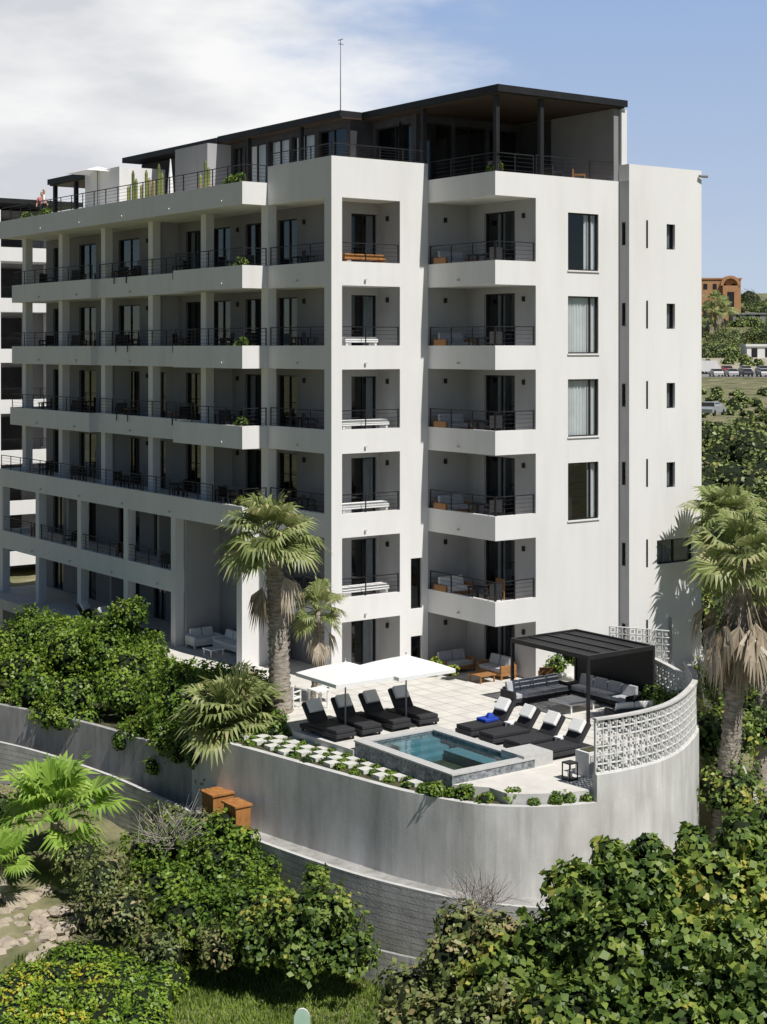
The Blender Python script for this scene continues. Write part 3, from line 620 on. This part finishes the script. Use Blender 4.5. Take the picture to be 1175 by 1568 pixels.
# ---------------------------------------------------------------- terrain
def height(r,d):
    right=np.interp(d,[-200,0,30,40,50,58,64,70,90,120,200,270,320,400,600,800,1200,4000],[-12,-9,-6.5,-5.6,-5.1,-3.8,-1.6,-1.0,2.2,4.4,6.0,7.6,8.0,14,30,40,42,20])
    left=np.interp(d,[-200,0,30,40,50,60,80,110,300,700,4000],[-12,-9,-6.5,-5.7,-4.9,-3.9,-2.6,-1.5,4,16,10])
    w=np.clip((r+4)/16,0,1); w=w*w*(3-2*w)
    return left*(1-w)+right*w
ds=np.concatenate([np.linspace(-150,30,10),np.linspace(32,75,60),np.linspace(78,400,70),np.linspace(420,4000,40)])
rs=np.concatenate([np.linspace(-3000,-60,20),np.linspace(-50,50,110),np.linspace(55,3000,40)])
R,Dd=np.meshgrid(rs,ds); Hh=height(R,Dd)+.16*np.sin(R*1.1+Dd*.7)*np.cos(Dd*.9)+np.where(Dd>340,np.minimum(Dd,900)*.006*np.sin(R*.09+1)*np.sin(Dd*.045),0)
V=np.stack([OX+FX*Dd+FY*R,OY+FY*Dd-FX*R,Hh],-1).reshape(-1,3)
nr=len(rs);nd=len(ds); idx=np.arange(nr*nd).reshape(nd,nr); F=np.stack([idx[:-1,:-1],idx[:-1,1:],idx[1:,1:],idx[1:,:-1]],-1).reshape(-1,4)
GND=mat('ground_earth_grass',(.12,.15,.055),.95,.4,.35,.6,6,col2=(.28,.25,.15))
raw_mesh('ground',V,F,np.zeros((0,3),int),[GND],0,0)
hl=[];ol=[]
for i in range(400):
    d=70*math.exp(random.random()**1.1*2.2); u=random.uniform(.195,.275); r=u*d
    if 240<d<345: continue
    q=random.random()**2
    rr=(.6+1.4*q)*(1+d/260) if d<130 or d>345 else .5+.7*q
    (hl if random.random()<.6 else ol).append((*S(r,d,float(height(r,d))+.2*rr),rr,random.uniform(.55,.85)))
bush('hillside_shrubs',hl,.36,9,L_FAR,.7,.8,lumpy=.3,sprays=False)
bush('hillside_shrubs',ol,.34,9,L_OLIVE,.7,.8,lumpy=.3,sprays=False)
n=42000; r=rng.uniform(-11,1.5,n); d=rng.uniform(38.5,47,n); z=height(r,d)+.16*np.sin(r*1.1+d*.7)*np.cos(d*.9)
P=np.stack([OX+FX*d+FY*r,OY+FY*d-FX*r,z],1); h=rng.uniform(.08,.24,(n,1)); a=rng.uniform(0,6.28,n); w=np.stack([np.cos(a),np.sin(a),0*a],1)*.025; ln_=rng.normal(0,.06,(n,3)); ln_[:,2]=0
up=np.array([0,0,1.])
V=np.stack([P-w,P+w,P+w*.5+up*h*.6+ln_*.5,P+up*h+ln_],1).reshape(-1,3)
raw_mesh('grass',V,np.arange(n*4).reshape(-1,4),np.zeros((0,3),int),[GRASS],0,0)
def drybush(x,y,z,r,n=200,name='dry_bush'):
    m=MB()
    for i in range(n):
        d=Vector((random.gauss(0,1),random.gauss(0,1),abs(random.gauss(0,1))+.2)).normalized()
        s=Vector((x,y,z))+d*r*random.uniform(0,.6)+Vector((random.gauss(0,.2),random.gauss(0,.2),0))*r; e=s+d*r*random.uniform(.3,.6)+Vector((random.gauss(0,.15),random.gauss(0,.15),random.gauss(0,.1)))*r
        m.tube([s,e],[.011,.004],3,DRY,False)
    m.build(name)
for (r,d,z,R) in ((-6.9,50.6,-2.9,1.5),(2.6,42.3,-2.0,1.1)):
    drybush(*S(r,d,z),R)
rk=MB()
for i in range(60):
    r=random.uniform(-12.6,-9.6);d=random.uniform(46.5,52); x,y,_=S(r,d); s=random.uniform(.08,.42); z=float(height(r,d))
    v=IV*np.array([s,s*random.uniform(.7,1.2),s*.5]); v=v*(1+.25*lump(v*8,1,i))[:,None]
    for f in IF: rk.poly([(v[k][0]+x,v[k][1]+y,v[k][2]+z) for k in f],SAND)
rk.build('sandy_rocks')
# ---------------------------------------------------------------- fan palms
def fan_palm(name,base,top,tr,nlive,ndead,R,lm=L_PALM,skirtlen=1.0,low=-18):
    E=empty(name); 
    b=Vector(base);t=Vector(top); L=(t-b).length
    if L>.6:
        m=MB(); n=int(L/.12)+2; pts=[];rad=[]
        for i in range(n):
            q=i/(n-1); p=b.lerp(t,q)+Vector((math.sin(q*3)*.1,math.cos(q*2.5)*.06,0))*min(1,L/4); pts.append(p); rad.append(tr*(1.35-.5*q+.35*math.exp(-q*9))*(1+.07*((i%2)*2-1))*.8)
        m.tube(pts,rad,12,TRUNK); m.build('trunk',E,smooth=True)
        mb=MB()
        for i in range(int(L*26)):
            q=random.uniform(.35,1); a=random.uniform(0,6.28); p=b.lerp(t,q)+Vector((math.sin(q*3)*.1,math.cos(q*2.5)*.06,0))*min(1,L/4); rr=tr*(1.35-.5*q)*.8; o=Vector((math.cos(a),math.sin(a),0))
            mb.tube([p+o*rr*.8,p+o*(rr+.07)+Vector((0,0,.14))],[.03,.012],4,TRUNK,False)
        mb.build('leaf_boots',E)
        t=pts[-1]
    lv=MB();st=MB()
    tot=nlive+ndead
    for i in range(tot):
        dead=i>=nlive
        az=i*2.399963+random.uniform(-.3,.3)
        if not dead: el=math.radians(86-(86-low)*((i+.5)/nlive)**.9+random.uniform(-10,10))
        else: el=math.radians(random.uniform(-82,-40))
        o=Vector((math.cos(az)*math.cos(el),math.sin(az)*math.cos(el),math.sin(el)))
        Lp=R*.5*random.uniform(.7,1.2)*(skirtlen if dead else 1); p0=t-Vector((0,0,random.uniform(.15,1.1)*(tr*2.5) if dead else 0)); pm=p0+o*Lp*.6; p1=p0+o*Lp-Vector((0,0,.10*Lp))
        st.tube([p0,pm,p1],[.028,.02,.013],4,L_DEAD if dead else lm,False)
        out=(p1-pm).normalized(); out=(out-Vector((0,0,.12 if not dead else .6))).normalized()
        side=out.cross(Vector((0,0,1))); side=side.normalized() if side.length>.05 else Vector((1,0,0)); side=(side+Vector((0,0,random.uniform(-.45,.45)))).normalized(); up=side.cross(out).normalized()
        ns=24 if not dead else 11; Rf=R*.56*random.uniform(.8,1.15)
        span=math.radians(115 if not dead else 38)
        mm=L_DEAD if dead else lm
        for k in range(ns):
            a=-span+2*span*k/(ns-1); dr=(out*math.cos(a)+side*math.sin(a)).normalized()
            l=Rf*(1-.28*abs(a)/span)*random.uniform(.82,1.1); wv=dr.cross(up).normalized()*(Rf*.048)
            cup=up*(.14*abs(math.sin(a))*Rf)+up*random.uniform(-.02,.02)*Rf
            q0=p1; q1=p1+dr*l*.62+cup; dp=.25+random.uniform(0,.4)+(.4 if dead else 0)
            q2=p1+dr*l*(.95)+cup-Vector((0,0,l*dp*.5))
            lv.poly([q0-wv*.25,q1-wv,q1+wv,q0+wv*.25],mm); lv.poly([q1-wv,q2,q1+wv],mm)
    lv.build('fronds',E); st.build('petioles',E)
    return E
fan_palm('fan_palm',(-4.05,-2.75,-.3),(-4.35,-2.5,6.2),.38,36,5,2.2,low=-28)
fan_palm('fan_palm',(-2.2,-2.2,-.3),(-2.2,-2.3,3.4),.2,20,6,1.35,low=-35)
fan_palm('fan_palm',(-6.3,-2.9,-.8),(-6.3,-2.9,-.1),.25,34,0,2.4,low=5)
fan_palm('young_fan_palm',S(-11.0,53,-4.0),S(-11.1,53,-2.9),.25,24,4,2.7,L_PALMB,low=0)
fan_palm('young_fan_palm',S(-12.3,50.5,-4.4),S(-12.4,50.5,-3.6),.2,14,2,1.5,L_PALMB,low=0)
fan_palm('fan_palm',S(11.2,52,-4.0),S(11.9,52,5.9),.36,28,50,2.2,skirtlen=1.5)
fan_palm('fan_palm',(14.9,-7.2,-1.5),(14.7,-7.0,6.0),.27,26,16,2.1)
fan_palm('fan_palm',S(13.6,56.5,-4.0),S(13.6,56.5,4.6),.27,22,24,1.9)
for (r,d,h) in ((91,430,9),(95,440,7),(88,425,6)):
    z=float(height(r,d)); fan_palm('distant_fan_palm',S(r,d,z-1),S(r,d,z+h),.4,14,4,5.0)
pathwall('driveway_wall',[(*S(12.2,51)[:2],-1.6),(*S(12.6,56)[:2],-1.1),(*S(13.2,62)[:2],-.3),(*S(14.0,70)[:2],.4)],.25,-6,CONC,CAP)
# ---------------------------------------------------------------- far background
def house(name,r,d,w,dp,h,m,arches=False):
    z=float(height(r,d))-1; mb=MB(); H=(FY,-FX);Nn=(FX,FY); O=S(r,d)
    mb.obox(O,H,Nn,-w/2,w/2,0,dp,z,z+h,m); mb.obox(O,H,Nn,-w/2-.3,w/2+.3,-.3,dp+.3,z+h,z+h+.5,m)
    k=int(w/3)
    for i in range(k):
        a=-w/2+1+i*3; mb.obox(O,H,Nn,a,a+1.3,-.05,.2,z+2.2,z+4.2,DARK)
        if h>7: mb.obox(O,H,Nn,a,a+1.3,-.05,.2,z+h-3.2,z+h-1.4,DARK)
    if arches:
        mb.obox(O,H,Nn,w/2-6,w/2-1,-1.2,4,z,z+h-2.0,m)
        for i in range(12):
            a0=math.pi*i/12;a1=math.pi*(i+1)/12
            def Q(rr,a,n): 
                hh=w/2-3.5+rr*math.cos(a); return (O[0]+H[0]*hh+Nn[0]*n,O[1]+H[1]*hh+Nn[1]*n,z+h-2.0+rr*math.sin(a))
            mb.poly([Q(3.2,a0,-1.2),Q(3.2,a1,-1.2),Q(2.3,a1,-1.2),Q(2.3,a0,-1.2)],m); mb.poly([Q(3.2,a0,-1.2),Q(3.2,a1,-1.2),Q(3.2,a1,2),Q(3.2,a0,2)],m); mb.poly([Q(2.3,a0,-1.2),Q(2.3,a1,-1.2),Q(2.3,a1,2),Q(2.3,a0,2)],m)
        mb.obox(O,H,Nn,w/2-4.6,w/2-2.4,-1.25,-1.1,z+3,z+h-4,DARK)
    mb.build(name)
ORG=mat('orange_stucco',(.42,.23,.12),.9,.15)
house('orange_villa',107.5,500,13,10,14,ORG,True)
house('white_low_building',84.5,345,9,6,4.6,WALL)
house('white_low_building',112,480,10,6,4,WALLG)
def car(r,d,rot,colr,z=None):
    z=7.95 if z is None else z; m=MB(); cm=mat('car_paint',colr,.35,.05,spec=.5); W=.88
    prof=[(-2.15,.35),(-2.2,.75),(-2.0,.95),(-1.5,1.0),(-1.1,1.42),(.5,1.45),(1.15,1.0),(1.95,.88),(2.15,.7),(2.15,.35)]
    L=[(p[0],-W*(.82 if p[1]>1.2 else 1),p[1]) for p in prof];Rr=[(p[0],W*(.82 if p[1]>1.2 else 1),p[1]) for p in prof]
    m.poly(L,cm);m.poly(Rr[::-1],cm)
    for i in range(len(prof)):
        j=(i+1)%len(prof); m.poly([L[i],L[j],Rr[j],Rr[i]],DARK if i in (3,5) else cm)
    for s in (-1,1): m.poly([(-1.3,s*W*.96,1.05),(-1.0,s*W*.86,1.36),(.45,s*W*.86,1.38),(.95,s*W*.96,1.05)],DARK)
    for x in (-1.35,1.35):
        for s in (-1,1): m.tube([(x,s*W*.8,.33),(x,s*W*1.02,.33)],[.33,.33],12,BLACK)
    x,y,_=S(r,d); m.build('parked_car',rot=rot,loc=(x,y,z))
cc=[(.6,.6,.6),(.5,.5,.52),(.05,.05,.06),(.6,.6,.6),(.3,.02,.02),(.6,.61,.62),(.2,.22,.25),(.55,.55,.55)]
for i in range(9): car(60+2.7*i,282+random.uniform(-1,1),.95,cc[i%8])
for i in range(7): car(61+3.4*i,294+random.uniform(-1,1),.95,cc[(i+3)%8],8.35)
vn=MB(); 
vn.box(-2.6,1.4,-1,1,.5,2.5,WALL); vn.hexa([(1.4,-1,.5),(2.6,-1,.5),(2.6,1,.5),(1.4,1,.5),(1.4,-1,2.4),(1.9,-1,1.5),(1.9,1,1.5),(1.4,1,2.4)],WALL)
for x in (-1.7,1.6):
    for s in (-1,1): vn.tube([(x,s*.85,.38),(x,s*1.03,.38)],[.38,.38],12,BLACK)
vn.build('white_van',rot=-.6,loc=S(60.5,292,8.25))
car(34.5,165,.4,(.3,.33,.35),float(height(34.5,165))+.7)
rd=MB(); ASP=mat('car_park_asphalt',(.2,.195,.19),.95,.2,.3); DUST=mat('dusty_road',(.36,.33,.26),.95,.15,.3)
for i in range(20):
    a=50+i*5; z_=lambda d:float(np.interp(d,[276,286,292,306,345],[7.94,7.94,8.34,8.6,10.9]))
    for (d0,d1,mm) in ((276,286,ASP),(286,292,ASP),(292,306,ASP),(306,345,DUST)):
        rd.poly([S(a,d0,z_(d0)),S(a+5,d0,z_(d0)),S(a+5,d1,z_(d1)),S(a,d1,z_(d1))],mm)
    rd.poly([S(a,276,7.94),S(a+5,276,7.94),S(a+5,262,6.3),S(a,262,6.3)],GND)
rd.build('car_park')
hl=[]
for i in range(20):
    d=random.uniform(318,340) if i%2 else random.uniform(470,492); u=random.uniform(.2,.26); r=u*d; hl.append((*S(r,d,float(np.interp(d,[306,345,400,600],[8.4,10.8,14.2,30]))+.3),random.uniform(1.0,1.6) if d<400 else random.uniform(1.5,3),.8))
bush('roadside_trees',hl,.5,8,L_FAR,.7,.85,lumpy=.3,sprays=False)
# ---------------------------------------------------------------- rooftop details
def cactus(x,y,z,h):
    m=MB()
    for (dx,dy,hh) in ((0,0,h),(.22,.1,h*.8),(-.15,.2,h*.6)): m.tube([(x+dx,y+dy,z),(x+dx,y+dy,z+hh*.9),(x+dx,y+dy,z+hh)],[.08,.08,.03],8,L_OLIVE)
    m.box(x-.3,x+.3,y-.2,y+.4,z-.4,z,WALLG); m.build('potted_cactus')
for y in (16.5,17.8,19.2,12): cactus(1.2,y,20.0,1.7+random.uniform(-.2,.4))
um=MB(); um.tube([(2.2,17.2,19.6),(2.2,17.2,20.4),(2.2,17.2,21.2),(2.2,17.2,22.3)],[.03,.16,.12,.02],10,WHITE); um.build('closed_umbrella')
um=MB(); um.tube([(1.5,23.8,19.6),(1.5,23.8,22.3)],[.03,.03],6,WALLG)
c=[(.3,22.6),(2.7,22.6),(2.7,25),(.3,25)]
for i in range(4): um.poly([(1.5,23.8,22.5),(*c[i],22.15),(*c[(i+1)%4],22.15)],WHITE)
um.build('roof_umbrella')
for (x,y) in ((-.6,25.5),(-.6,28.0),(-.9,5.4),(5.1,-3.9),(-.9,6.2)): bush('potted_shrub',[(x,y,20.1,.3),(x,y+.3,20.0,.25)],.11,300,L_LIME,.4)
for k in (5,4,3,2): bush('balcony_plant',[(-.85,5.3,bt(k)+.12,.28),(-.8,5.75,bt(k)+.0,.22)],.11,350,L_LIME,.3)
def person(x,y,z,rot,shirt,pants):
    E=empty('person'); SKIN=mat('skin',(.45,.27,.18),.6,.05)
    def chain(nm,pts,edges,rad,m):
        me=bpy.data.meshes.new(nm); me.from_pydata(pts,edges,[]); o=bpy.data.objects.new(nm,me); COL.objects.link(o); o.parent=E
        md=o.modifiers.new('skin','SKIN')
        if not me.skin_vertices: 
            bb=bmesh.new(); bb.from_mesh(me); bb.verts.layers.skin.verify(); bb.to_mesh(me); bb.free()
        for i,r in enumerate(rad): me.skin_vertices[0].data[i].radius=(r,r*.8)
        me.skin_vertices[0].data[0].use_root=True; me.materials.append(m); s=o.modifiers.new('s','SUBSURF'); s.levels=1; s.render_levels=1
    try:
        chain('torso',[(0,0,.95),(0,0,1.15),(0,0,1.38),(0,0,1.47),(.19,0,1.42),(.25,.02,1.15),(-.19,0,1.42),(-.25,.02,1.15)],[(0,1),(1,2),(2,3),(2,4),(4,5),(2,6),(6,7)],[.15,.14,.16,.06,.065,.05,.065,.05],shirt)
        chain('legs',[(0,0,.95),(.1,0,.9),(.11,-.02,.5),(.11,0,.08),(.11,-.14,.04),(-.1,0,.9),(-.11,-.02,.5),(-.11,0,.08),(-.11,-.14,.04)],[(0,1),(1,2),(2,3),(3,4),(0,5),(5,6),(6,7),(7,8)],[.14,.1,.07,.05,.04,.1,.07,.05,.04],pants)
        chain('head',[(0,0,1.46),(0,0,1.55),(0,-.01,1.64),(0,0,1.72)],[(0,1),(1,2),(2,3)],[.05,.07,.095,.07],SKIN)
        chain('forearm_right',[(.25,.02,1.15),(.26,-.14,.98),(.24,-.22,.93)],[(0,1),(1,2)],[.042,.035,.03],SKIN)
        chain('forearm_left',[(-.25,.02,1.15),(-.26,-.14,.98),(-.24,-.22,.93)],[(0,1),(1,2)],[.042,.035,.03],SKIN)
        chain('hair',[(0,.03,1.66),(0,.03,1.75)],[(0,1)],[.1,.08],CHAR)
    except Exception as ex: print('person',ex)
    E.location=(x,y,z); E.rotation_euler[2]=rot
person(.0,27.4,19.65,-.5,mat('pink_shirt',(.5,.18,.18),.9),CHAR); person(-.4,26.2,19.65,1.2,WHITE,CHAR)
sg=MB(); pts=[]
for i in range(13):
    a=math.pi*i/12; pts.append((.22*math.cos(a),.3*math.sin(a)+.35))
pts=pts+[(-.22,0),(.22,0)]
x,y,z=S(-2.2,42.3,-5.68); SG=mat('sign_paint',(.42,.6,.48),.6,.1)
H=(FY,-FX)
fr_=[(x+H[0]*p[0],y+H[1]*p[0],z+.3+p[1]) for p in pts]; bk=[(p[0]+FX*.06,p[1]+FY*.06,p[2]) for p in fr_]
sg.poly(fr_,SG);sg.poly(bk,SG)
for i in range(len(fr_)): j=(i+1)%len(fr_); sg.poly([fr_[i],fr_[j],bk[j],bk[i]],WHITE)
sg.tube([(x+.03,y+.03,z-.3),(x+.03,y+.03,z+.4)],[.04,.04],8,WALLG); sg.build('garden_sign')
# ---------------------------------------------------------------- light, sky, camera
EL=math.radians(56); AZ=math.radians(5)
sv=Vector((math.sin(AZ)*math.cos(EL),-math.cos(AZ)*math.cos(EL),math.sin(EL)))
sd=bpy.data.lights.new('sun','SUN'); sd.energy=5.0; sd.angle=math.radians(.5); sd.color=(1,.96,.90); so=bpy.data.objects.new('sun',sd); COL.objects.link(so); so.rotation_euler=sv.to_track_quat('Z','Y').to_euler()
w=bpy.data.worlds.new('World'); sc.world=w; w.use_nodes=True; nt=w.node_tree; nt.nodes.clear(); Lk=nt.links.new
out=N(nt,'ShaderNodeOutputWorld'); bg=N(nt,'ShaderNodeBackground'); bg.inputs[1].default_value=.05
sky=N(nt,'ShaderNodeTexSky'); sky.sky_type='NISHITA'; sky.sun_disc=False; sky.sun_elevation=EL; sky.sun_rotation=math.pi-AZ; sky.air_density=.75; sky.dust_density=.1; sky.ozone_density=1.5
tc=N(nt,'ShaderNodeTexCoord'); mp=N(nt,'ShaderNodeMapping'); mp.inputs['Scale'].default_value=(2.8,2.8,8); mp.inputs['Rotation'].default_value=(0.12,0.1,0)
ns=N(nt,'ShaderNodeTexNoise'); ns.inputs['Scale'].default_value=1.3; ns.inputs['Detail'].default_value=7; ns.inputs['Roughness'].default_value=.55
Lk(tc.outputs['Generated'],mp.inputs[0]); Lk(mp.outputs[0],ns.inputs['Vector'])
dt=N(nt,'ShaderNodeVectorMath',operation='DOT_PRODUCT'); dt.inputs[1].default_value=(-FY,FX,0); Lk(tc.outputs['Generated'],dt.inputs[0])
ma=N(nt,'ShaderNodeMath',operation='MULTIPLY_ADD'); ma.inputs[1].default_value=1.2; Lk(dt.outputs['Value'],ma.inputs[0]); Lk(ns.outputs['Fac'],ma.inputs[2])
mr=N(nt,'ShaderNodeMapRange',interpolation_type='SMOOTHSTEP'); mr.inputs[1].default_value=.32; mr.inputs[2].default_value=.58; Lk(ma.outputs[0],mr.inputs[0])
dn=N(nt,'ShaderNodeVectorMath',operation='DOT_PRODUCT'); dn.inputs[1].default_value=(.588,.809,0); Lk(tc.outputs['Generated'],dn.inputs[0])
mn=N(nt,'ShaderNodeMapRange',interpolation_type='SMOOTHSTEP'); mn.inputs[1].default_value=.72; mn.inputs[2].default_value=.90; Lk(dn.outputs['Value'],mn.inputs[0])
sz=N(nt,'ShaderNodeSeparateXYZ'); Lk(tc.outputs['Generated'],sz.inputs[0])
mz=N(nt,'ShaderNodeMapRange',interpolation_type='SMOOTHSTEP'); mz.inputs[1].default_value=.45; mz.inputs[2].default_value=.24; Lk(sz.outputs[2],mz.inputs[0])
bank=N(nt,'ShaderNodeMath',operation='MULTIPLY'); Lk(mn.outputs[0],bank.inputs[0]); Lk(mz.outputs[0],bank.inputs[1])
m2=N(nt,'ShaderNodeMath',operation='MULTIPLY'); Lk(mr.outputs[0],m2.inputs[0]); Lk(bank.outputs[0],m2.inputs[1])
hz=N(nt,'ShaderNodeMath',operation='MULTIPLY'); hz.inputs[1].default_value=.85; Lk(bank.outputs[0],hz.inputs[0])
hr=N(nt,'ShaderNodeValToRGB'); hr.color_ramp.elements[0].position=0; hr.color_ramp.elements[0].color=(12,13.8,16.5,1); hr.color_ramp.elements[1].position=.24; hr.color_ramp.elements[1].color=(6.8,9.8,15.8,1); Lk(sz.outputs[2],hr.inputs[0])
hm=N(nt,'ShaderNodeMix',data_type='RGBA'); Lk(hz.outputs[0],hm.inputs[0]); Lk(sky.outputs[0],hm.inputs[6]); Lk(hr.outputs[0],hm.inputs[7])
n2=N(nt,'ShaderNodeTexNoise'); n2.inputs['Scale'].default_value=2.0; n2.inputs['Detail'].default_value=6; Lk(mp.outputs[0],n2.inputs['Vector'])
cr=N(nt,'ShaderNodeValToRGB'); cr.color_ramp.elements[0].position=.36; cr.color_ramp.elements[0].color=(13,13.4,14.2,1); cr.color_ramp.elements[1].position=.56; cr.color_ramp.elements[1].color=(19,19,19,1); Lk(n2.outputs['Fac'],cr.inputs[0])
mx=N(nt,'ShaderNodeMix',data_type='RGBA'); Lk(m2.outputs[0],mx.inputs[0]); Lk(hm.outputs[2],mx.inputs[6]); Lk(cr.outputs[0],mx.inputs[7])
Lk(mx.outputs[2],bg.inputs[0]); Lk(bg.outputs[0],out.inputs[0])
cd=bpy.data.cameras.new('camera'); cam=bpy.data.objects.new('camera',cd); COL.objects.link(cam); cam.location=(OX,OY,13.1)
cam.rotation_euler=(math.radians(90),0,-math.atan2(FX,FY)); cd.sensor_width=36; cd.lens=36*2400/1568; cd.shift_y=-(784-533)/1568; cd.clip_start=.5; cd.clip_end=6000
sc.camera=cam
sc.view_settings.view_transform='Standard'; sc.view_settings.look='None'; sc.view_settings.exposure=0
